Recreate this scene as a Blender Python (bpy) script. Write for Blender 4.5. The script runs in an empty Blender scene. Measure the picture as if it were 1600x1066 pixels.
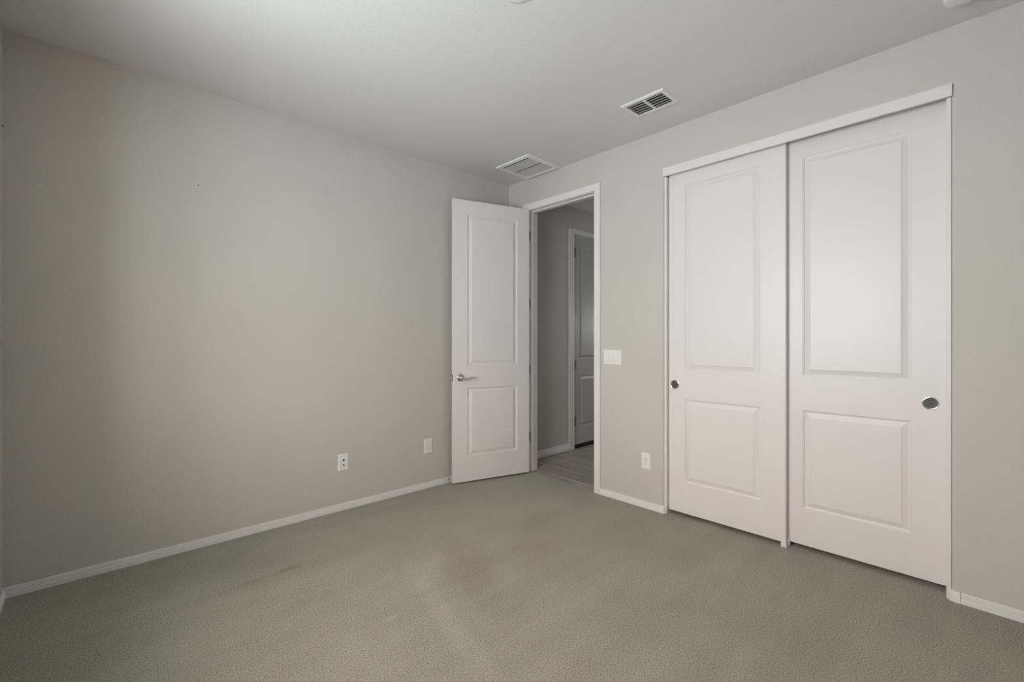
import bpy, bmesh, math
from mathutils import Vector, Matrix

C = bpy.context.scene.collection
SC = bpy.context.scene

# ------------------------------------------------------------------ camera
CAM_H = 1.249
YAW = math.radians(46.9)                       # room X axis lies 46.9 degrees right of the view
cam_d = bpy.data.cameras.new('camera'); cam = bpy.data.objects.new('camera', cam_d); C.objects.link(cam)
cam.location = (0, 0, CAM_H)
cam.rotation_euler = (math.pi / 2, 0, YAW - math.pi / 2)
cam_d.sensor_width = 36; cam_d.lens = 16.0; cam_d.shift_y = -3.7 / 1600
cam_d.clip_start = 0.02
SC.camera = cam

# ------------------------------------------------------------------ exposure
SC.view_settings.view_transform = 'Standard'
SC.view_settings.look = 'None'
SC.view_settings.gamma = 1.0
SC.view_settings.use_curve_mapping = False
SC.view_settings.exposure = 0.0

# ------------------------------------------------------------------ daylight
SKY = 19.2
w = bpy.data.worlds.new('daylight'); SC.world = w; w.use_nodes = True
nt = w.node_tree; nt.nodes.clear()
tc = nt.nodes.new('ShaderNodeTexCoord'); sx = nt.nodes.new('ShaderNodeSeparateXYZ')
mr = nt.nodes.new('ShaderNodeMapRange'); mr.inputs[1].default_value = -0.3; mr.inputs[2].default_value = 0.3
mx = nt.nodes.new('ShaderNodeMix'); mx.data_type = 'RGBA'
mx.inputs[6].default_value = (0.79, 0.865, 0.91, 1)    # paving and garden outside
mx.inputs[7].default_value = (1.02, 0.97, 0.92, 1)     # hazy sky
bg = nt.nodes.new('ShaderNodeBackground'); bg.inputs[1].default_value = SKY
ow = nt.nodes.new('ShaderNodeOutputWorld')
L = nt.links.new
L(tc.outputs['Generated'], sx.inputs[0]); L(sx.outputs[2], mr.inputs[0]); L(mr.outputs[0], mx.inputs[0])
L(mx.outputs[2], bg.inputs[0]); L(bg.outputs[0], ow.inputs[0])

# room: x from XB (window wall) to XR (closet wall), y from YN (near wall) to YL (left wall)
XB, XR, YN, YL, H = -0.294, 3.017, -0.62, 3.269, 2.74
XW = 3.132                                      # hall face of the closet wall
YH, HX1, HY0 = 3.28, 6.0, 1.78                  # hall: left wall, end wall, right wall
WIN = (0.60, 2.10, 0.95, 2.28)                  # window y0,y1,z0,z1 in the window wall
REV = 0.45                                      # window recess, deepened to cut light on the near end of the left wall
HWIN = (2.2, 2.75, 1.2, 1.75)                    # unseen hall end window, added to light the hall

def portal(name, loc, rot, sx_, sy_):
    d = bpy.data.lights.new(name, 'AREA'); d.shape = 'RECTANGLE'; d.size = sx_; d.size_y = sy_
    d.cycles.is_portal = True
    o = bpy.data.objects.new(name, d); o.location = loc; o.rotation_euler = rot; C.objects.link(o)
portal('window_daylight', (XB - REV - 0.01, (WIN[0] + WIN[1]) / 2, (WIN[2] + WIN[3]) / 2), (0, -math.pi / 2, 0), WIN[3] - WIN[2], WIN[1] - WIN[0])
portal('added_hall_daylight', (HX1 + 0.13, (HWIN[0] + HWIN[1]) / 2, (HWIN[2] + HWIN[3]) / 2), (0, math.pi / 2, 0), HWIN[3] - HWIN[2], HWIN[1] - HWIN[0])

# ------------------------------------------------------------------ materials
def mat(name, col, rough=0.5, metal=0.0, spec=0.5):
    m = bpy.data.materials.new(name); m.use_nodes = True
    b = m.node_tree.nodes['Principled BSDF']
    b.inputs['Base Color'].default_value = (*col, 1); b.inputs['Roughness'].default_value = rough
    b.inputs['Metallic'].default_value = metal; b.inputs['Specular IOR Level'].default_value = spec
    return m
def N(m, t): return m.node_tree.nodes.new(t)
def K(m, a, b): m.node_tree.links.new(a, b)
def bsdf(m): return m.node_tree.nodes['Principled BSDF']
def noise(m, scale, detail=3, rough=0.5, vec=None, coord='Object'):
    n = N(m, 'ShaderNodeTexNoise'); n.inputs['Scale'].default_value = scale
    n.inputs['Detail'].default_value = detail; n.inputs['Roughness'].default_value = rough
    if vec is None:
        t = N(m, 'ShaderNodeTexCoord'); vec = t.outputs[coord]
    K(m, vec, n.inputs['Vector']); return n
def bump(m, height, strength, dist):
    b = N(m, 'ShaderNodeBump'); b.inputs['Strength'].default_value = strength; b.inputs['Distance'].default_value = dist
    K(m, height, b.inputs['Height']); K(m, b.outputs[0], bsdf(m).inputs['Normal']); return b
def mixc(m, fac, a, b, blend='MIX'):
    n = N(m, 'ShaderNodeMix'); n.data_type = 'RGBA'; n.blend_type = blend; n.clamp_factor = True
    for i, v in ((0, fac), (6, a), (7, b)):
        if isinstance(v, (int, float)): n.inputs[i].default_value = v
        elif isinstance(v, tuple): n.inputs[i].default_value = (*v, 1)
        else: K(m, v, n.inputs[i])
    return n.outputs[2]
def maprange(m, v, a, b, c=0., d=1., smooth=False):
    n = N(m, 'ShaderNodeMapRange')
    if smooth: n.interpolation_type = 'SMOOTHSTEP'
    K(m, v, n.inputs[0])
    for i, x in enumerate((a, b, c, d)): n.inputs[i + 1].default_value = x
    return n.outputs[0]
def mathn(m, op, a, b):
    n = N(m, 'ShaderNodeMath'); n.operation = op
    for i, v in enumerate((a, b)):
        if isinstance(v, (int, float)): n.inputs[i].default_value = v
        else: K(m, v, n.inputs[i])
    return n.outputs[0]
def ellipse(m, cx, cy, ang, rx, ry, soft=1.0, warp=None):
    """1 inside a soft ellipse on the floor, 0 outside"""
    t = N(m, 'ShaderNodeTexCoord'); mp = N(m, 'ShaderNodeMapping'); mp.vector_type = 'TEXTURE'
    mp.inputs['Location'].default_value = (cx, cy, 0); mp.inputs['Rotation'].default_value = (0, 0, ang)
    mp.inputs['Scale'].default_value = (rx, ry, 1)
    K(m, t.outputs['Object'], mp.inputs[0])
    ln = N(m, 'ShaderNodeVectorMath'); ln.operation = 'LENGTH'; K(m, mp.outputs[0], ln.inputs[0])
    v = ln.outputs['Value']
    if warp is not None: v = mathn(m, 'ADD', v, warp)
    return maprange(m, v, 1 + soft * 0.3, 1 - soft * 0.7, 0, 1, True)

def wall_paint(name, col, spots=()):
    m = mat(name, col, 0.62, 0, 0.35)
    n = noise(m, 95, 3, 0.55); n2 = noise(m, 1.3, 2)
    K(m, mixc(m, maprange(m, n2.outputs[0], 0.3, 0.7), tuple(c * 0.985 for c in col), tuple(c * 1.015 for c in col)), bsdf(m).inputs['Base Color'])
    bump(m, n.outputs[0], 0.34, 0.004)
    return m
M = {}
M['wall'] = wall_paint('greige_wall_paint', (0.58, 0.537, 0.50))
M['ceiling'] = wall_paint('ceiling_paint', (0.71, 0.705, 0.69))
def gloss_white(name, col, r=0.38):
    m = mat(name, col, r, 0, 0.45); n = noise(m, 60, 3); bump(m, n.outputs[0], 0.05, 0.0015); return m
M['door'] = gloss_white('white_door_paint', (0.775, 0.727, 0.715))
M['trim'] = gloss_white('white_trim_paint', (0.765, 0.73, 0.712))
M['plate'] = mat('white_plastic', (0.80, 0.768, 0.752), 0.35)
M['plate_grey'] = mat('cool_white_plastic', (0.80, 0.82, 0.81), 0.35)
M['slot'] = mat('dark_slot', (0.03, 0.03, 0.03), 0.6)
M['chrome'] = mat('satin_chrome', (0.62, 0.60, 0.57), 0.22, 1.0)
M['rim'] = mat('bright_chrome', (0.85, 0.85, 0.84), 0.10, 1.0)
M['cup'] = mat('brushed_nickel', (0.085, 0.085, 0.080), 0.5, 0.3)
M['hinge'] = mat('hinge_nickel', (0.33, 0.31, 0.28), 0.35, 1.0)
M['dark_hinge'] = mat('dark_bronze_hinge', (0.07, 0.065, 0.06), 0.4, 0.4)
M['black'] = mat('black_rubber', (0.012, 0.013, 0.016), 0.6)
M['brass'] = mat('brass', (0.42, 0.33, 0.16), 0.35, 1.0)
M['vent'] = mat('white_enamel', (0.80, 0.80, 0.77), 0.4)
M['duct_shade'] = mat('painted_duct_shade', (0.045, 0.05, 0.048), 0.7)  # near-black colour standing in for the shade inside the vents
M['guide'] = mat('clear_white_nylon', (0.78, 0.77, 0.74), 0.4)
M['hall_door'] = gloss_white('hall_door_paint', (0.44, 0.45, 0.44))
M['closet'] = wall_paint('closet_interior_paint', (0.5, 0.47, 0.43))
g = bpy.data.materials.new('window_glass'); g.use_nodes = True; g.node_tree.nodes.clear()
tr = N(g, 'ShaderNodeBsdfTransparent'); tr.inputs[0].default_value = (0.97, 0.98, 0.98, 1)
gl = N(g, 'ShaderNodeBsdfGlossy'); gl.inputs['Roughness'].default_value = 0.02
ms = N(g, 'ShaderNodeMixShader'); ms.inputs[0].default_value = 0.05; go = N(g, 'ShaderNodeOutputMaterial')
K(g, tr.outputs[0], ms.inputs[1]); K(g, gl.outputs[0], ms.inputs[2]); K(g, ms.outputs[0], go.inputs[0])
M['glass'] = g

# carpet: cut-pile tufts with tracks, wear and stains
m = mat('beige_carpet', (0.35, 0.32, 0.27), 0.95, 0, 0.1); M['carpet'] = m
tuft = noise(m, 178, 3, 0.72); fine = noise(m, 420, 2, 0.6); broad = noise(m, 2.2, 3, 0.6); warp = noise(m, 9, 3, 0.6)
wv = maprange(m, warp.outputs[0], 0.2, 0.8, -0.45, 0.45)
col = mixc(m, maprange(m, tuft.outputs[0], 0.36, 0.54), (0.165, 0.142, 0.108), (0.69, 0.625, 0.512))
col = mixc(m, maprange(m, fine.outputs[0], 0.3, 0.7, 0.0, 0.35), col, (0.30, 0.27, 0.21))
col = mixc(m, maprange(m, broad.outputs[0], 0.3, 0.7), mixc(m, 1.0, col, (0.92, 0.92, 0.92), 'MULTIPLY'), mixc(m, 1.0, col, (1.06, 1.06, 1.05), 'MULTIPLY'))
def tint(col, fac, k, c):
    return mixc(m, mathn(m, 'MULTIPLY', fac, k), col, mixc(m, 1.0, col, c, 'MULTIPLY'))
A = math.atan2
tcs = N(m, 'ShaderNodeTexCoord'); mps = N(m, 'ShaderNodeMapping')
mps.inputs['Rotation'].default_value = (0, 0, -A(0.927, 0.219)); mps.inputs['Scale'].default_value = (0.9, 6.0, 1)
K(m, tcs.outputs['Object'], mps.inputs[0])
streak = noise(m, 1.0, 3, 0.55, mps.outputs[0])                                                             # vacuum strokes in the nap
col = mixc(m, maprange(m, streak.outputs[0], 0.3, 0.7), mixc(m, 1.0, col, (0.93, 0.92, 0.91), 'MULTIPLY'), mixc(m, 1.0, col, (1.06, 1.06, 1.06), 'MULTIPLY'))
col = tint(col, ellipse(m, 1.18, 1.70, A(-0.927, -0.219), 0.60, 0.065, 1.2, wv), 0.8, (1.20, 1.21, 1.22))   # brushed light track
col = tint(col, ellipse(m, 1.46, 2.18, A(0.5, 0.6), 0.30, 0.07, 1.2, wv), 0.6, (1.10, 1.10, 1.10))
col = tint(col, ellipse(m, 1.54, 2.00, A(-0.9, -0.35), 0.46, 0.15, 1.2, wv), 0.8, (0.78, 0.75, 0.71))       # darker walked strip
col = tint(col, ellipse(m, 2.1, 2.0, A(0.6, 0.8), 0.60, 0.16, 1.3, wv), 0.5, (0.90, 0.86, 0.82))
col = tint(col, ellipse(m, 0.61, 2.61, 0.1, 0.20, 0.035, 1.2, wv), 0.6, (0.86, 0.80, 0.71))
col = tint(col, ellipse(m, 0.805, 2.628, 0.0, 0.068, 0.030, 1.2, wv), 0.9, (0.80, 0.68, 0.46))              # brown spill stain
col = tint(col, ellipse(m, 0.995, 1.854, 0.0, 0.045, 0.013, 1.2, wv), 0.6, (1.4, 1.45, 1.5))                # pale rub mark
K(m, col, bsdf(m).inputs['Base Color'])
hsum = mathn(m, 'ADD', tuft.outputs[0], mathn(m, 'MULTIPLY', fine.outputs[0], 0.4))
bump(m, hsum, 0.9, 0.016)
bsdf(m).inputs['Sheen Weight'].default_value = 0.25

# hall floor: grey-brown wood-look plank tile, 0.2 wide along Y, pale grout
m = mat('wood_plank_tile', (0.25, 0.21, 0.18), 0.35, 0, 0.4); M['tile'] = m
t = N(m, 'ShaderNodeTexCoord'); mp = N(m, 'ShaderNodeMapping')
mp.inputs['Rotation'].default_value = (0, 0, math.pi / 2); mp.inputs['Location'].default_value = (0.35, -0.143, 0)
K(m, t.outputs['Object'], mp.inputs[0])
br = N(m, 'ShaderNodeTexBrick'); K(m, mp.outputs[0], br.inputs['Vector'])
br.inputs['Scale'].default_value = 1.0; br.inputs['Brick Width'].default_value = 0.9; br.inputs['Row Height'].default_value = 0.2
br.inputs['Mortar Size'].default_value = 0.0045; br.inputs['Mortar Smooth'].default_value = 0.1; br.offset = 0.37
br.inputs['Color1'].default_value = (0.44, 0.385, 0.345, 1); br.inputs['Color2'].default_value = (0.32, 0.278, 0.248, 1)
br.inputs['Mortar'].default_value = (0.70, 0.63, 0.55, 1)
mg = N(m, 'ShaderNodeMapping'); mg.inputs['Scale'].default_value = (22, 1.6, 1); K(m, t.outputs['Object'], mg.inputs[0])
gr = noise(m, 1.6, 4, 0.6, mg.outputs[0])
col = mixc(m, maprange(m, gr.outputs[0], 0.3, 0.7), mixc(m, 1.0, br.outputs[0], (0.72, 0.71, 0.70), 'MULTIPLY'), mixc(m, 1.0, br.outputs[0], (1.14, 1.13, 1.12), 'MULTIPLY'))
K(m, col, bsdf(m).inputs['Base Color'])

# left wall: same paint with one round touched-up spot
m = wall_paint('greige_wall_paint_patched', (0.58, 0.537, 0.50)); M['wall_patched'] = m
b = bsdf(m); old = b.inputs['Base Color'].links[0].from_socket
t = N(m, 'ShaderNodeTexCoord'); sb = N(m, 'ShaderNodeVectorMath'); sb.operation = 'DISTANCE'
sb.inputs[1].default_value = (1.249, YL, 2.303); K(m, t.outputs['Object'], sb.inputs[0])
K(m, mixc(m, maprange(m, sb.outputs['Value'], 0.040, 0.032, 0, 1, True), old, mixc(m, 1.0, old, (0.955, 0.958, 0.955), 'MULTIPLY')), b.inputs['Base Color'])

# ------------------------------------------------------------------ mesh helpers
def obj(name, bm, material, parent=None, smooth=None, loc=None):
    bmesh.ops.recalc_face_normals(bm, faces=bm.faces)
    me = bpy.data.meshes.new(name); bm.to_mesh(me); bm.free()
    for mt in (material if isinstance(material, (list, tuple)) else [material]): me.materials.append(mt)
    if smooth:
        for p in me.polygons: p.use_smooth = True
        try: me.set_sharp_from_angle(angle=math.radians(smooth))
        except Exception: pass
    o = bpy.data.objects.new(name, me); C.objects.link(o)
    if parent: o.parent = parent
    if loc: o.location = loc
    return o
def tag(o, label, cat, group=None, kind=None):
    o['label'] = label; o['category'] = cat
    if group: o['group'] = group
    if kind: o['kind'] = kind
    return o
def empty(name, loc=(0, 0, 0), rz=0.0):
    o = bpy.data.objects.new(name, None); C.objects.link(o); o.location = loc; o.rotation_euler = (0, 0, rz)
    o.empty_display_size = 0.1; return o
def box(bm, x0, x1, y0, y1, z0, z1, bev=0.0, seg=2):
    r = bmesh.ops.create_cube(bm, size=1.0)
    vs = r['verts']
    for v in vs:
        v.co = Vector(((x0 + x1) / 2 + v.co.x * (x1 - x0), (y0 + y1) / 2 + v.co.y * (y1 - y0), (z0 + z1) / 2 + v.co.z * (z1 - z0)))
    if bev > 0:
        es = list({e for v in vs for e in v.link_edges})
        bmesh.ops.bevel(bm, geom=es, offset=bev, segments=seg, profile=0.5, affect='EDGES')
    return bm
def boxbm(*a, **k): return box(bmesh.new(), *a, **k)
def quad(bm, *pts): return bm.faces.new([bm.verts.new(p) for p in pts])
def lathe(bm, prof, axis='z', origin=(0, 0, 0), seg=32, caps=True):
    """prof: (radius, height) list swept about axis; axis may be any unit vector"""
    ax = {'x': Vector((1, 0, 0)), 'y': Vector((0, 1, 0)), 'z': Vector((0, 0, 1))}.get(axis) if isinstance(axis, str) else Vector(axis).normalized()
    q = Vector((0, 0, 1)).rotation_difference(ax); o = Vector(origin); rings = []
    for r, h in prof:
        if r < 1e-6: rings.append([bm.verts.new(o + q @ Vector((0, 0, h)))])
        else: rings.append([bm.verts.new(o + q @ Vector((r * math.cos(2 * math.pi * i / seg), r * math.sin(2 * math.pi * i / seg), h))) for i in range(seg)])
    for a, b_ in zip(rings, rings[1:]):
        for i in range(seg):
            j = (i + 1) % seg
            if len(a) == 1 and len(b_) == 1: continue
            if len(a) == 1: bm.faces.new((a[0], b_[i], b_[j]))
            elif len(b_) == 1: bm.faces.new((a[i], a[j], b_[0]))
            else: bm.faces.new((a[i], a[j], b_[j], b_[i]))
    if caps:
        for r in (rings[0], rings[-1]):
            if len(r) > 1: bm.faces.new(r)
    return bm
def tube(bm, pts, radii, seg=12, flat=1.0, up=(0, 0, 1)):
    """sweep an elliptical section through pts; flat scales the section along up"""
    pts = [Vector(p) for p in pts]; rings = []; up = Vector(up)
    for i, p in enumerate(pts):
        d = (pts[min(i + 1, len(pts) - 1)] - pts[max(i - 1, 0)]).normalized()
        s = d.cross(up).normalized(); u = s.cross(d).normalized(); r = radii[i] if isinstance(radii, (list, tuple)) else radii
        rings.append([bm.verts.new(p + s * r * math.cos(2 * math.pi * k / seg) + u * r * flat * math.sin(2 * math.pi * k / seg)) for k in range(seg)])
    for a, b_ in zip(rings, rings[1:]):
        for k in range(seg):
            bm.faces.new((a[k], a[(k + 1) % seg], b_[(k + 1) % seg], b_[k]))
    bm.faces.new(rings[0]); bm.faces.new(rings[-1]); return bm
def sweep(bm, path, prof, left=True):
    """extrude a wall-trim profile (outward d, height z) along a floor path of (x, y); outward is to the left of travel"""
    path = [Vector((p[0], p[1], 0)) for p in path]; rings = []
    for i, p in enumerate(path):
        d1 = (path[i] - path[i - 1]).normalized() if i else None
        d2 = (path[i + 1] - path[i]).normalized() if i < len(path) - 1 else None
        d1 = d1 or d2; d2 = d2 or d1
        n1 = Vector((-d1.y, d1.x, 0)); n2 = Vector((-d2.y, d2.x, 0)); n = (n1 + n2).normalized(); k = 1 / max(0.3, n.dot(n1))
        rings.append([bm.verts.new(p + n * k * d + Vector((0, 0, z))) for d, z in prof])
    for a, b_ in zip(rings, rings[1:]):
        for k in range(len(prof)):
            j = (k + 1) % len(prof); bm.faces.new((a[k], a[j], b_[j], b_[k]))
    bm.faces.new(rings[0]); bm.faces.new(rings[-1]); return bm

# ------------------------------------------------------------------ room shell
def struct(name, bm, mt, label, cat, **k): return tag(obj(name, bm, mt, **k), label, cat, kind='structure')
XC = 3.045                                       # carpet stops under the door
bm = bmesh.new(); CY0, CY1 = 0.10, 1.69
bm = boxbm(XB - 0.12, XC, YN - 0.12, YL + 0.001, -0.10, 0.0); box(bm, XC, 3.75, CY0, CY1, -0.10, 0.0)
struct('floor', bm, M['carpet'], 'beige cut pile carpet with a brown stain and brushed tracks', 'floor')
bm = boxbm(XC, HX1 + 0.1, CY1, YH + 0.12, -0.10, -0.004)
struct('floor_hall', bm, M['tile'], 'grey brown wood look plank tile floor beyond the open doorway', 'floor')
struct('ceiling', boxbm(XB - 0.12, XR, YN - 0.12, YL, H, H + 0.1), M['ceiling'], 'pale textured bedroom ceiling above the closet and left wall', 'ceiling')
struct('ceiling_hall', boxbm(XR, HX1 + 0.1, CY0 - 0.1, YH + 0.12, H, H + 0.1), M['ceiling'], 'dim hall ceiling seen through the top of the doorway', 'ceiling')
struct('wall_left', boxbm(XB - 0.12, XR, YL, YL + 0.12, -0.1, H), M['wall_patched'], 'long greige wall on the left with screw hole and outlets', 'wall')
struct('wall_near', boxbm(XB - 0.12, XR + 0.1, YN - 0.12, YN, -0.1, H), M['wall'], 'greige wall behind the camera on the right', 'wall')
bm = bmesh.new()
y0, y1, z0, z1 = WIN
box(bm, XB - REV, XB, YN, y0, -0.1, H); box(bm, XB - REV, XB, y1, YL, -0.1, H)
box(bm, XB - REV, XB, y0, y1, -0.1, z0); box(bm, XB - REV, XB, y0, y1, z1, H)
struct('wall_back', bm, M['wall'], 'greige window wall at the left picture edge behind the camera', 'wall')
def window(name, x, sgn, W, label, rev):
    y0, y1, z0, z1 = W; bm = bmesh.new(); f = 0.045
    a, b_ = sorted((x - sgn * (rev - 0.09), x - sgn * (rev - 0.03)))
    box(bm, a, b_, y0, y0 + f, z0, z1); box(bm, a, b_, y1 - f, y1, z0, z1)
    box(bm, a, b_, y0 + f, y1 - f, z0, z0 + f); box(bm, a, b_, y0 + f, y1 - f, z1 - f, z1)
    ym = (y0 + y1) / 2; box(bm, a, b_, ym - 0.025, ym + 0.025, z0 + f, z1 - f)
    o = struct(name, bm, M['trim'], label, 'window')
    c = (a + b_) / 2
    obj('pane', boxbm(c - 0.003, c + 0.003, y0 + f, ym - 0.025, z0 + f, z1 - f), M['glass'], o)
    obj('pane', boxbm(c - 0.003, c + 0.003, ym + 0.025, y1 - f, z0 + f, z1 - f), M['glass'], o)
    return o
window('window_1', XB, 1, WIN, 'white framed two pane bedroom window behind the camera', REV)
window('added_hall_window', HX1, -1, HWIN, 'white framed window added out of sight to light the hall', 0.12)

# closet wall with doorway and bull-nosed closet opening
DY0, DY1, DZ = 2.238, 3.008, 2.446               # doorway clear opening
OY0, OY1, OZ, R = 0.154, 1.634, 2.463, 0.018     # closet opening and its corner radius
bm = bmesh.new()
def wq(y0, y1, z0, z1, x=XR): quad(bm, (x, y0, z0), (x, y1, z0), (x, y1, z1), (x, y0, z1))
J = 0.018
for x in (XR, XW):
    wq(YN, OY0 - R, -0.1, H, x); wq(OY1 + R, DY0 - J, -0.1, H, x); wq(DY1 + J, YL, -0.1, H, x)
    wq(OY0 - R, OY1 + R, OZ + R, H, x); wq(DY0 - J, DY1 + J, DZ + J, H, x)
rings = []
for k in range(9):
    a = k / 8 * math.pi / 2; o = R * math.sin(a); d = R * (1 - math.cos(a))
    rings.append([(XR + d, OY1 + R - o, -0.1), (XR + d, OY1 + R - o, OZ + R - o), (XR + d, OY0 - R + o, OZ + R - o), (XR + d, OY0 - R + o, -0.1)])
rings.append([(XW, p[1], p[2]) for p in rings[-1]])
rv = [[bm.verts.new(p) for p in r] for r in rings]
for a, b_ in zip(rv, rv[1:]):
    for i in range(3): bm.faces.new((a[i], a[i + 1], b_[i + 1], b_[i]))
quad(bm, (XR, DY0 - J, -0.1), (XW, DY0 - J, -0.1), (XW, DY0 - J, DZ + J), (XR, DY0 - J, DZ + J))
quad(bm, (XR, DY1 + J, -0.1), (XW, DY1 + J, -0.1), (XW, DY1 + J, DZ + J), (XR, DY1 + J, DZ + J))
quad(bm, (XR, DY0 - J, DZ + J), (XW, DY0 - J, DZ + J), (XW, DY1 + J, DZ + J), (XR, DY1 + J, DZ + J))
struct('wall_right', bm, M['wall'], 'greige wall on the right holding the doorway and the closet', 'wall', smooth=50)
# closet interior
bm = bmesh.new()
box(bm, 3.70, 3.75, CY0, CY1, 0, H); box(bm, XW, 3.70, CY0 - 0.05, CY0, 0, H); box(bm, XW, 3.75, CY1 - 0.0, CY1 + 0.05, 0, H)
struct('wall_closet', bm, M['closet'], 'closet interior wall hidden behind the sliding doors', 'wall')
# hall shell
HD0, HD1, HDZ = 4.033, 4.945, 2.436
bm = bmesh.new()
box(bm, XR, HD0 - J, YH, YH + 0.12, -0.1, H); box(bm, HD1 + J, HX1 + 0.1, YH, YH + 0.12, -0.1, H)
box(bm, HD0 - J, HD1 + J, YH, YH + 0.12, HDZ + J, H)
struct('wall_hall_left', bm, M['wall'], 'dim greige hall wall seen through the doorway left of the grey door', 'wall')
struct('wall_hall_right', boxbm(3.75, HX1 + 0.1, HY0 - 0.1, HY0, -0.1, H), M['wall'], 'hall wall out of sight opposite the grey door', 'wall')
y0, y1, z0, z1 = HWIN; bm = bmesh.new()
box(bm, HX1, HX1 + 0.12, HY0, y0, -0.1, H); box(bm, HX1, HX1 + 0.12, y1, YH, -0.1, H)
box(bm, HX1, HX1 + 0.12, y0, y1, -0.1, z0); box(bm, HX1, HX1 + 0.12, y0, y1, z1, H)
struct('wall_hall_end', bm, M['wall'], 'far end wall of the hall out of sight', 'wall')

# ------------------------------------------------------------------ baseboards
BB = [(0, 0.0), (0.0125, 0.0), (0.0125, 0.022), (0.0092, 0.0245), (0.0110, 0.029), (0.0076, 0.0315), (0.0095, 0.036), (0.0058, 0.0390), (0.0070, 0.044), (0.004, 0.048), (0, 0.048)]
BH = [(d, z * 1.62) for d, z in BB]
def bb(name, path, label, prof=BB):
    return struct(name, sweep(bmesh.new(), path, prof), M['trim'], label, 'baseboard')
bb('baseboard_left', [(XR - 0.0, YL), (XB, YL)], 'low white ridged baseboard along the long left wall')
bb('baseboard_back', [(XB, YL - 0.0125), (XB, YN)], 'white baseboard on the window wall at the bottom left corner')
cas = 0.057
mid = bb('baseboard_middle', [(XR, OY1 + R + 0.012), (XR, DY0 - cas)], 'short white baseboard between doorway casing and closet')
rgt = bb('baseboard_right', [(XR, YN), (XR, OY0 - R - 0.014)], 'white ridged baseboard on the wall right of the closet')
BK = [(0, 0), (0.0145, 0), (0.0145, 0.044), (0.012, 0.050), (0, 0.050)]
def arc_path(yc, sgn, ext):
    """from the wall face round the bull-nose into the opening; sgn=-1: opening lies at lower y"""
    p = []
    for k in range(9):
        a = k / 8 * math.pi / 2
        p.append((XR + R * (1 - math.cos(a)), yc + sgn * R * math.sin(a)))
    return [(XR, yc - sgn * ext)] + p
p = arc_path(OY1 + R, -1, 0.012); p = p[::-1]
obj('corner_block', sweep(bmesh.new(), p, BK), M['trim'], mid, smooth=40)
p = arc_path(OY0 - R, 1, 0.013)
obj('corner_block', sweep(bmesh.new(), p, BK), M['trim'], rgt, smooth=40)

# ------------------------------------------------------------------ moulded doors
PROF = [(0, 0), (0.0025, 0.0042), (0.006, 0.0048), (0.0085, 0.0100), (0.0125, 0.0112), (0.037, 0.0036), (0.0380, 0.0014), (0.041, 0.0006)]
def leaf(w, z0, z1, t, panels, ch=0.002):
    """two-panel moulded leaf: local u along +x from 0 to w, show face at y=0 facing -y, back at y=t"""
    bm = bmesh.new()
    def face(yf, sg):
        P = lambda u, z, d=0: (u, yf + sg * d, z)
        a0, a1, b0, b1 = ch, w - ch, z0 + ch, z1 - ch
        us = [a0, panels[0][0], panels[0][1], a1]
        zs = sorted([b0, b1] + [z for p in panels for z in p[2:4]])
        holes = {(p[2], p[3]) for p in panels}
        for i in range(3):
            for j in range(len(zs) - 1):
                if i == 1 and (zs[j], zs[j + 1]) in holes: continue
                quad(bm, P(us[i], zs[j]), P(us[i + 1], zs[j]), P(us[i + 1], zs[j + 1]), P(us[i], zs[j + 1]))
        for (u0, u1, q0, q1) in panels:
            prev = None
            for o, d in PROF:
                r = [bm.verts.new(P(*c, d)) for c in ((u0 + o, q0 + o), (u1 - o, q0 + o), (u1 - o, q1 - o), (u0 + o, q1 - o))]
                if prev:
                    for i in range(4): bm.faces.new((prev[i], prev[(i + 1) % 4], r[(i + 1) % 4], r[i]))
                prev = r
            bm.faces.new(prev)
        return [P(a0, b0), P(a1, b0), P(a1, b1), P(a0, b1)]
    f = face(0, 1); b_ = face(t, -1)
    o = [(0, z0), (w, z0), (w, z1), (0, z1)]
    m0 = [(u, ch, z) for u, z in o]; m1 = [(u, t - ch, z) for u, z in o]
    for A_, B_ in ((f, m0), (m0, m1), (m1, b_)):
        for i in range(4):
            j = (i + 1) % 4; quad(bm, A_[i], A_[j], B_[j], B_[i])
    bmesh.ops.remove_doubles(bm, verts=bm.verts, dist=1e-5)
    return bm

# bedroom door, swung open past 90 degrees towards the left wall
ang = math.radians(15.4)
PIN = Vector((3.017, 3.010, 0)); uvec = Vector((-math.cos(ang), math.sin(ang), 0)); nvec = Vector((-math.sin(ang), -math.cos(ang), 0))
org = PIN + nvec * 0.043 + uvec * 0.006
DW = 0.748
d1 = empty('door_1')
# local frame: +x along the leaf away from the hinge, -y towards the viewer
d1.matrix_world = Matrix(((uvec.x, -nvec.x, 0, org.x), (uvec.y, -nvec.y, 0, org.y), (0, 0, 1, 0), (0, 0, 0, 1)))
tag(d1, 'white two panel bedroom door standing open against the left wall', 'door', kind='structure')
obj('door_leaf', leaf(DW, 0.014, 2.446, 0.035, [(0.127, 0.614, 0.233, 0.822), (0.127, 0.614, 1.015, 2.328)]), M['door'], d1)
hd = obj('door_handle', lathe(bmesh.new(), [(0.0, 0.0), (0.033, 0.0), (0.033, 0.003), (0.030, 0.008), (0.022, 0.011), (0.014, 0.013), (0.0125, 0.034), (0.014, 0.040), (0.013, 0.050), (0.009, 0.054), (0, 0.055)], (0, -1, 0), (0.683, 0, 0.914), 32, False), M['chrome'], d1, 40)
hd['label'] = 'satin chrome lever handle'
lv = [(0.688, -0.045, 0.911), (0.668, -0.047, 0.905), (0.648, -0.047, 0.903), (0.628, -0.047, 0.906), (0.608, -0.047, 0.912), (0.590, -0.046, 0.917), (0.574, -0.045, 0.917), (0.560, -0.044, 0.912), (0.548, -0.043, 0.907)]
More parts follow.
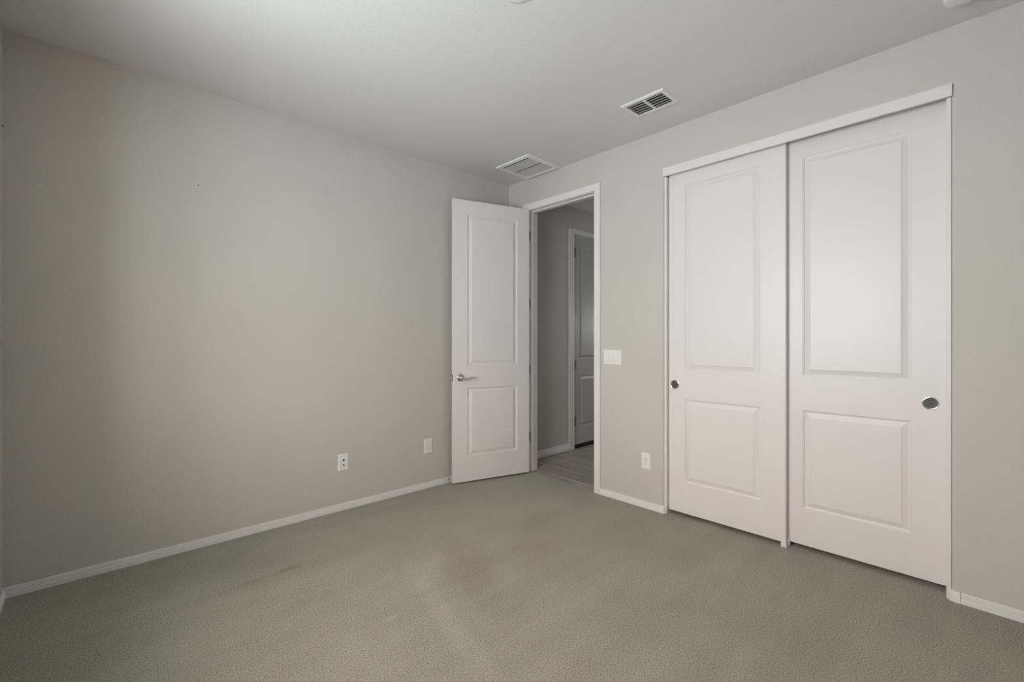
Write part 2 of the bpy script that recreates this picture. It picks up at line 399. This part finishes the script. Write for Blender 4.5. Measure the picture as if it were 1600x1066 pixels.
obj('lever', tube(bmesh.new(), lv, [0.010, 0.009, 0.0085, 0.008, 0.0075, 0.007, 0.006, 0.005, 0.003], 12, 0.75), M['chrome'], hd, 50)
lp = obj('latch_plate', boxbm(DW, DW + 0.0015, 0.005, 0.030, 0.885, 0.942, bev=0.0005), M['dark_hinge'], d1)
bm = bmesh.new(); prv = [(0.0005, 0.010), (0.010, 0.0125), (0.010, 0.0225), (0.0005, 0.0245)]
vs0 = [bm.verts.new((DW + 0.0015 + a, b_, 0.903)) for a, b_ in prv]; vs1 = [bm.verts.new((DW + 0.0015 + a, b_, 0.925)) for a, b_ in prv]
bm.faces.new(vs0); bm.faces.new(vs1)
for i in range(4): bm.faces.new((vs0[i], vs0[(i + 1) % 4], vs1[(i + 1) % 4], vs1[i]))
obj('latch_bolt', bm, M['rim'], lp)
HZ = (0.333, 0.956, 1.577, 2.212)
for z in HZ:
    bm = boxbm(-0.0018, -0.0002, 0.004, 0.033, z - 0.045, z + 0.045)
    for k in range(5):
        a = z - 0.045 + k * 0.018; lathe(bm, [(0.0055, a + 0.0005), (0.0055, a + 0.0175)], 'z', (-0.006, 0.043, 0), 14)
    lathe(bm, [(0.0035, z + 0.045), (0.0045, z + 0.049), (0, z + 0.052)], 'z', (-0.006, 0.043, 0), 12, False)
    h = obj('hinge', bm, M['hinge'], d1); h['label'] = 'satin nickel butt hinge'

# door casing and jamb
bm = bmesh.new(); X0, X1 = XR - 0.014, XR
box(bm, X0, X1, DY0 - cas, DY0, 0, DZ + cas, 0.002); box(bm, X0, X1, DY1, DY1 + cas, 0, DZ + cas, 0.002)
box(bm, X0, X1, DY0, DY1, DZ, DZ + cas, 0.002)
t1 = struct('trim_1', bm, M['trim'], 'white casing round the open bedroom doorway', 'door trim')
bm = bmesh.new()
box(bm, XR + 0.0005, XW, DY0 - J + 0.0005, DY0 + 0.003, 0, DZ - 0.003); box(bm, XR + 0.0005, XW, DY1 - 0.003, DY1 + J - 0.0005, 0, DZ - 0.003)
box(bm, XR + 0.0005, XW, DY0 - J + 0.0005, DY1 + J - 0.0005, DZ - 0.003, DZ + J - 0.0005)
obj('jamb', bm, M['trim'], t1)
bm = bmesh.new(); S0, S1 = 3.057, 3.090
box(bm, S0, S1, DY0 + 0.003, DY0 + 0.014, 0, DZ - 0.014, 0.0015); box(bm, S0, S1, DY1 - 0.014, DY1 - 0.003, 0, DZ - 0.014, 0.0015)
box(bm, S0, S1, DY0 + 0.003, DY1 - 0.003, DZ - 0.014, DZ - 0.003, 0.0015)
obj('stop_bead', bm, M['trim'], t1)
for z in HZ:
    h = obj('hinge_leaf', boxbm(3.020, 3.048, DY1 - 0.0048, DY1 - 0.0031, z - 0.045, z + 0.045), M['hinge'], t1); h['label'] = 'satin nickel hinge leaf'
bm = boxbm(XR - 0.003, XR + 0.030, DY0 + 0.003, DY0 + 0.0045, 0.890, 0.950); box(bm, XR - 0.018, XR - 0.0145, DY0 - 0.004, DY0 + 0.0045, 0.905, 0.933, 0.001)
box(bm, XR - 0.0165, XR - 0.002, DY0 + 0.0015, DY0 + 0.0045, 0.905, 0.933, 0.0005)
s = obj('strike_plate', bm, M['rim'], t1); s['label'] = 'bright metal strike plate'
bm = bmesh.new()
box(bm, XW, XW + 0.014, DY0 - cas, DY0, 0, DZ + cas, 0.002); box(bm, XW, XW + 0.014, DY1, DY1 + cas, 0, DZ + cas, 0.002); box(bm, XW, XW + 0.014, DY0, DY1, DZ, DZ + cas, 0.002)
obj('hall_casing', bm, M['trim'], t1)

# ------------------------------------------------------------------ closet: header, jambs, two bypass doors
t2 = struct('trim_2', boxbm(XR - 0.010, XR + 0.008, OY0 - 0.004, OY1 + 0.005, 2.407, OZ + 0.002, bev=0.0015), M['trim'], 'white header board over the sliding closet doors', 'closet trim')
obj('jamb', boxbm(XR + 0.006, XW, OY1 - 0.017, OY1 + 0.0, 0, 2.405, bev=0.001), M['trim'], t2)
obj('jamb', boxbm(XR + 0.006, XW, OY0, OY0 + 0.017, 0, 2.405, bev=0.001), M['trim'], t2)
obj('track', boxbm(XR + 0.010, XW, OY0 + 0.018, OY1 - 0.018, 2.449, 2.4605), M['hinge'], t2)
obj('head_liner', boxbm(XR + 0.0085, XW, OY0 + 0.0, OY1 - 0.0, 2.4606, 2.4628), M['trim'], t2)
XL_, XRR = XR + 0.035, XR + 0.080
def closet_door(name, xf, yleft, yright, pl, pr, pull_y, label):
    o = empty(name, (xf, yleft, 0))
    # local +x runs from the left edge towards the right (world -y); show face local -y = world -x
    o.matrix_world = Matrix(((0, 1, 0, xf), (-1, 0, 0, yleft), (0, 0, 1, 0), (0, 0, 0, 1)))
    tag(o, label, 'closet door', kind='structure')
    obj('door_leaf', leaf(yleft - yright, 0.027, 2.446, 0.035, [(yleft - pl, yleft - pr, 0.244, 0.826), (yleft - pl, yleft - pr, 1.028, 2.322)]), M['door'], o)
    u = yleft - pull_y
    fp = obj('finger_pull', lathe(bmesh.new(), [(0.0325, 0.0002), (0.0325, 0.0022), (0.0305, 0.0036), (0.0280, 0.0036), (0.0268, 0.0026), (0.0262, 0.0004)], (0, -1, 0), (u, 0, 0.924), 40, False), M['rim'], o, 40)
    fp['label'] = 'round chrome rimmed finger pull'
    obj('cup', lathe(bmesh.new(), [(0.0263, 0.0010), (0.020, 0.0006), (0.010, 0.0004), (0.004, 0.0004), (0.0035, 0.0009), (0, 0.0010)], (0, -1, 0), (u, 0, 0.924), 40, False), M['cup'], fp, 60)
    return o
closet_door('door_2', XL_, 1.6145, 0.868, 1.494, 1.009, 1.569, 'left white sliding closet door in front with small round pull')
closet_door('door_3', XRR, 0.932, 0.1735, 0.7925, 0.3065, 0.233, 'right white sliding closet door set behind, beside the bare right wall')
bm = bmesh.new()
box(bm, XL_ - 0.012, XL_ - 0.002, 0.862, 0.892, 0.0, 0.030, 0.002); box(bm, XL_ - 0.012, XRR + 0.05, 0.862, 0.892, 0.0, 0.006, 0.001)
box(bm, XL_ + 0.037, XL_ + 0.043, 0.857, 0.885, 0.0, 0.045, 0.0015)
tag(obj('floor_guide', bm, M['guide']), 'small white plastic floor guide where the closet doors overlap', 'door guide')

# ------------------------------------------------------------------ hall door
bm = bmesh.new()
box(bm, HD0 - cas - 0.045, HD0 - 0.045, YH - 0.014, YH, 0, HDZ + cas, 0.002)
bm.free(); bm = bmesh.new()
c0 = 3.934
box(bm, c0, HD0 - 0.010, YH - 0.014, YH, 0, HDZ + 0.052, 0.002); box(bm, HD1 + 0.010, HD1 + 0.067, YH - 0.014, YH, 0, HDZ + 0.052, 0.002)
box(bm, HD0 - 0.010, HD1 + 0.010, YH - 0.014, YH, HDZ + 0.010, HDZ + 0.052, 0.002)
t3 = struct('trim_3', bm, M['trim'], 'white casing round the grey hall door', 'door trim')
bm = bmesh.new()
box(bm, HD0 - J, HD0 - 0.002, YH, YH + 0.12, 0, HDZ + 0.002); box(bm, HD1 + 0.002, HD1 + J, YH, YH + 0.12, 0, HDZ + 0.002); box(bm, HD0 - J, HD1 + J, YH, YH + 0.12, HDZ + 0.002, HDZ + J)
obj('jamb', bm, M['trim'], t3)
d4 = empty('door_4', (HD0, YH + 0.006, 0))
tag(d4, 'grey two panel door in the hall with black bottom sweep', 'door', kind='structure')
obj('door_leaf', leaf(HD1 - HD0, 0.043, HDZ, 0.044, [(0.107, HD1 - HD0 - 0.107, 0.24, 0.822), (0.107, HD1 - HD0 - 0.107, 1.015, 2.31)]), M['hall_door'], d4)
s = obj('bottom_sweep', boxbm(0.002, HD1 - HD0 - 0.002, 0.0, 0.040, -0.003, 0.0425), M['black'], d4); s['label'] = 'black bottom sweep'
for i, z in enumerate((0.313, 0.950, 1.585, 2.222)):
    bm = boxbm(0.001, 0.030, -0.0025, -0.0003, z - 0.05, z + 0.05)
    for k in range(5): lathe(bm, [(0.009, z - 0.05 + k * 0.02 + 0.0005), (0.009, z - 0.05 + k * 0.02 + 0.0195)], 'z', (0.004, -0.0115, 0), 14)
    h = obj('hinge', bm, M['rim'] if i == 2 else M['dark_hinge'], d4); h['label'] = 'bright silver hinge' if i == 2 else 'dark metal hinge'
bb('baseboard_hall', [(c0, YH), (XW + 0.015, YH)], 'white baseboard on the hall wall beside the grey door', BH)

# ------------------------------------------------------------------ wall plates
def on_right(name, y, z):      # local x = to the viewer's right, -y = out of the wall
    o = empty(name); o.matrix_world = Matrix(((0, 1, 0, XR), (-1, 0, 0, y), (0, 0, 1, z), (0, 0, 0, 1))); return o
def on_left(name, x, z):
    o = empty(name); o.matrix_world = Matrix(((1, 0, 0, x), (0, 1, 0, YL), (0, 0, 1, z), (0, 0, 0, 1))); return o
def plate(par, w_, h_, mt):
    bm = bmesh.new(); ring = []
    for o, d in ((0, 0.0003), (0, 0.003), (0.0035, 0.0062), (0.006, 0.0068)):
        ring.append([bm.verts.new((sx_ * (w_ / 2 - o), -d, sz * (h_ / 2 - o))) for sx_, sz in ((-1, -1), (1, -1), (1, 1), (-1, 1))])
    for a, b_ in zip(ring, ring[1:]):
        for i in range(4): bm.faces.new((a[i], a[(i + 1) % 4], b_[(i + 1) % 4], b_[i]))
    bm.faces.new(ring[0]); bm.faces.new(ring[-1])
    return obj('cover_plate', bm, mt, par)
def screws(par, pts):
    for x, z in pts:
        bm = lathe(bmesh.new(), [(0.0032, 0.0068), (0.0030, 0.0078), (0, 0.0082)], (0, -1, 0), (x, 0, z), 12, False)
        obj('screw', bm, M['plate'], par)
sw = on_right('light_switch', 2.0685, 1.1025)
tag(sw, 'white triple rocker light switch on the wall right of the doorway', 'light switch')
plate(sw, 0.166, 0.117, M['plate'])
for i in (-1, 0, 1):
    x = i * 0.046
    fr = obj('switch_frame', boxbm(x - 0.0175, x + 0.0175, -0.0078, -0.0066, -0.0345, 0.0345, bev=0.0004), M['plate'], sw)
    bm = bmesh.new(); a = [(-0.0075, 0.031), (-0.0085, 0.0), (-0.0125, -0.031)]
    v0 = [bm.verts.new((x - 0.0150, y, z)) for y, z in a] + [bm.verts.new((x - 0.0150, -0.0072, -0.031)), bm.verts.new((x - 0.0150, -0.0072, 0.031))]
    v1 = [bm.verts.new((x + 0.0150, v.co.y, v.co.z)) for v in v0]
    bm.faces.new(v0); bm.faces.new(v1)
    for k in range(5): bm.faces.new((v0[k], v0[(k + 1) % 5], v1[(k + 1) % 5], v1[k]))
    obj('rocker', bm, M['plate'], sw)
def receptacle(par, mt, slot):
    bm = boxbm(-0.0168, 0.0168, -0.0085, -0.0066, -0.0335, 0.0335, bev=0.0006)
    r = obj('receptacle', bm, mt, par)
    for zc in (0.0185, -0.0185):
        bm = boxbm(-0.0082, -0.0056, -0.0089, -0.0084, zc - 0.002, zc + 0.0065); box(bm, 0.0056, 0.0080, -0.0089, -0.0084, zc - 0.001, zc + 0.0055)
        lathe(bm, [(0.0028, 0.0084), (0.0028, 0.0089)], (0, -1, 0), (0, 0, zc - 0.009), 12)
        obj('socket_slots', bm, slot, r)
ol = on_right('wall_outlet', 1.775, 0.345)
tag(ol, 'white power outlet low on the wall between doorway and closet', 'outlet')
plate(ol, 0.076, 0.121, M['plate']); receptacle(ol, M['plate'], M['slot']); screws(ol, [(0, 0.049), (0, -0.049)])
cx_ = on_left('coaxial_wall_plate', 1.370, 0.347)
tag(cx_, 'white cable plate with dark jack and brass connector on left wall', 'wall plate')
plate(cx_, 0.076, 0.120, M['plate_grey']); screws(cx_, [(0, 0.046), (0, -0.046)])
bm = boxbm(-0.0095, 0.0095, -0.0105, -0.0066, 0.006, 0.026, bev=0.001); jk = obj('data_jack', bm, mat('jack_blue_white', (0.70, 0.72, 0.80), 0.4), cx_)
obj('port', boxbm(-0.0062, 0.0062, -0.0112, -0.0104, 0.0095, 0.0225), mat('navy_port', (0.008, 0.010, 0.03), 0.4), jk)
bm = lathe(bmesh.new(), [(0.0075, 0.0066), (0.0075, 0.0095), (0.005, 0.0097), (0.005, 0.0185), (0.0025, 0.0186), (0.0024, 0.012), (0, 0.012)], (0, -1, 0), (0.0, 0, -0.0185), 6, False)
obj('connector', bm, M['brass'], cx_)
o2 = on_left('wall_outlet', 2.0945, 0.350)
tag(o2, 'white power outlet on the left wall beside the open door edge', 'outlet')
plate(o2, 0.078, 0.119, M['plate']); receptacle(o2, M['plate'], mat('shaded_slot', (0.25, 0.24, 0.24), 0.6)); screws(o2, [(0, 0.049), (0, -0.049)])
# wall anchors left in the plaster
def anchor(name, label):
    def mk(o):
        obj('anchor_collar', lathe(bmesh.new(), [(0.0085, 0.0003), (0.0080, 0.0022), (0.0055, 0.0026), (0.0040, 0.0012), (0.0040, 0.0004)], (0, -1, 0), (0, 0, 0), 20, False), M['plate_grey'], o, 40)
        obj('screw_head', lathe(bmesh.new(), [(0.0040, 0.0005), (0.0040, 0.0060), (0.0030, 0.0075), (0, 0.0080)], (0, -1, 0), (0, 0, 0), 16, False), M['dark_hinge'], o, 40)
    return mk
a1 = on_left('wall_anchor', 0.490, 2.165); tag(a1, 'small wall anchor with screw high on the left wall', 'wall anchor', None)
anchor('', '')(a1)
a2 = empty('wall_anchor'); a2.matrix_world = Matrix(((0, -1, 0, XB), (1, 0, 0, YL - 0.035), (0, 0, 1, 2.262), (0, 0, 0, 1)))
tag(a2, 'small wall anchor at the far left picture edge near the corner', 'wall anchor')
anchor('', '')(a2)

# ------------------------------------------------------------------ door stop on the left baseboard
ds = empty('door_stop', (2.296, YL - 0.0125, 0.027))
tag(ds, 'small chrome door stop on the baseboard behind the open door', 'door stop')
obj('base', lathe(bmesh.new(), [(0, 0.0003), (0.012, 0.0003), (0.012, 0.003), (0.006, 0.007), (0.0055, 0.034)], (0, -1, 0), (0, 0, 0), 20, True), M['rim'], ds, 40)
t_ = obj('bumper_tip', lathe(bmesh.new(), [(0.0055, 0.0342), (0.0095, 0.0342), (0.0095, 0.043), (0.007, 0.046), (0, 0.0465)], (0, -1, 0), (0, 0, 0), 20, False), M['plate'], ds, 40); t_['label'] = 'white rubber tip'

# ------------------------------------------------------------------ ceiling vents
def frame_ring(bm, x0, x1, y0, y1, prof):
    prev = None
    for o, z in prof:
        r = [bm.verts.new((px, py, z)) for px, py in ((x0 + o, y0 + o), (x1 - o, y0 + o), (x1 - o, y1 - o), (x0 + o, y1 - o))]
        if prev:
            for i in range(4): bm.faces.new((prev[i], prev[(i + 1) % 4], r[(i + 1) % 4], r[i]))
        prev = r
# return-air grille, 0.4 m square
rx0, rx1, ry0, ry1 = 2.602, 2.994, 2.592, 2.990
rg = empty('return_air_grille', ((rx0 + rx1) / 2, (ry0 + ry1) / 2, H)); tag(rg, 'square white return air grille on the ceiling above the open door', 'ceiling vent')
hx, hy = (rx1 - rx0) / 2, (ry1 - ry0) / 2
bm = bmesh.new(); frame_ring(bm, -hx, hx, -hy, hy, [(0, -0.0005), (0, -0.010), (0.003, -0.0125), (0.019, -0.0125), (0.021, -0.009), (0.029, -0.009), (0.031, -0.0125), (0.033, -0.0125), (0.034, -0.001)])
obj('frame', bm, M['vent'], rg)
obj('duct_shade', boxbm(-hx + 0.034, hx - 0.034, -hy + 0.034, hy - 0.034, -0.0012, -0.0004), M['duct_shade'], rg)  # flat dark sheet, painted as the shade behind the louvres
bm = bmesh.new(); n = 20
for k in range(n):
    y = -hy + 0.036 + (2 * hy - 0.072) * (k + 0.5) / n
    for a, b_ in ((-hx + 0.051, -0.006), (0.006, hx - 0.035)):
        pts = [(y - 0.0030, -0.0095), (y + 0.0022, -0.0124), (y + 0.0026, -0.0114), (y - 0.0026, -0.0085)]
        v0 = [bm.verts.new((a, yy, z)) for yy, z in pts]; v1 = [bm.verts.new((b_, yy, z)) for yy, z in pts]
        bm.faces.new(v0); bm.faces.new(v1)
        for i in range(4): bm.faces.new((v0[i], v0[(i + 1) % 4], v1[(i + 1) % 4], v1[i]))
obj('louvres', bm, M['vent'], rg)
obj('support_bar', boxbm(-0.0035, 0.0035, -hy + 0.034, hy - 0.034, -0.0060, -0.0013), M['duct_shade'], rg)  # crossbar coloured with the same painted shade
# supply register with two banks of curved blades
sx0, sx1, sy0, sy1 = 2.501, 2.713, 1.360, 1.660
sr = empty('supply_air_register', ((sx0 + sx1) / 2, (sy0 + sy1) / 2, H)); tag(sr, 'small rectangular white ceiling register with dark slots', 'ceiling vent')
hx, hy = (sx1 - sx0) / 2, (sy1 - sy0) / 2
bm = bmesh.new(); frame_ring(bm, -hx, hx, -hy, hy, [(0, -0.0005), (0, -0.002), (0.006, -0.008), (0.024, -0.010), (0.027, -0.009), (0.028, -0.001)])
obj('frame', bm, M['vent'], sr)
obj('duct_shade', boxbm(-hx + 0.028, hx - 0.028, -hy + 0.028, hy - 0.028, -0.0012, -0.0004), M['duct_shade'], sr)  # thin dark sheet painted as shade between the blades
obj('divider', boxbm(-hx + 0.027, hx - 0.027, -0.007, 0.007, -0.0102, -0.0015, bev=0.001), M['vent'], sr)
for s_ in (-1, 1):
    y0, y1 = (s_ * 0.0072, s_ * (hy - 0.0285)) if s_ > 0 else (s_ * (hy - 0.0285), s_ * 0.0072)
    for k in range(6):
        x = -hx + 0.041 + (2 * hx - 0.072) * k / 5.0; bm = bmesh.new(); top = []
        sec = [(0.0105, -0.0020), (0.0060, -0.0066), (-0.0010, -0.0094), (-0.0075, -0.0102)]
        sec = sec + [(a + 0.0006, b_ + 0.0009) for a, b_ in sec[::-1]]
        v0 = [bm.verts.new((x + a, y0, z)) for a, z in sec]; v1 = [bm.verts.new((x + a, y1, z)) for a, z in sec]
        bm.faces.new(v0); bm.faces.new(v1)
        for i in range(len(sec)): j = (i + 1) % len(sec); bm.faces.new((v0[i], v0[j], v1[j], v1[i]))
        obj('louvre', bm, M['vent'], sr, 40)

# ------------------------------------------------------------------ smoke detector and blank ceiling cover at the top edge
sd = empty('smoke_detector', (2.735, 0.105, H)); tag(sd, 'round white smoke detector at the top right of the ceiling', 'smoke detector')
obj('mounting_base', lathe(bmesh.new(), [(0, -0.0004), (0.066, -0.0004), (0.066, -0.010), (0.064, -0.012), (0, -0.012)], 'z', (0, 0, 0), 40, False), M['plate'], sd, 40)
obj('housing', lathe(bmesh.new(), [(0.060, -0.0122), (0.061, -0.026), (0.056, -0.036), (0.044, -0.041), (0.030, -0.042), (0, -0.042)], 'z', (0, 0, 0), 40, False), M['plate'], sd, 40)
obj('test_button', lathe(bmesh.new(), [(0.010, -0.0421), (0.010, -0.044), (0, -0.0445)], 'z', (0.02, 0.01, 0), 20, False), M['plate'], sd, 40)
cc = tag(obj('ceiling_box_cover', lathe(bmesh.new(), [(0, -0.0004), (0.064, -0.0004), (0.064, -0.004), (0.060, -0.008), (0.050, -0.010), (0, -0.010)], 'z', (0, 0, 0), 48, False), M['plate'], None, 40, (1.352, 1.411, H)),
     'round white blank cover cut by the top edge of the picture', 'ceiling cover')
for a in (-0.04, 0.04):
    obj('screw', lathe(bmesh.new(), [(0.004, -0.0101), (0.0038, -0.0115), (0, -0.012)], 'z', (a, 0, 0), 12, False), M['plate'], cc)
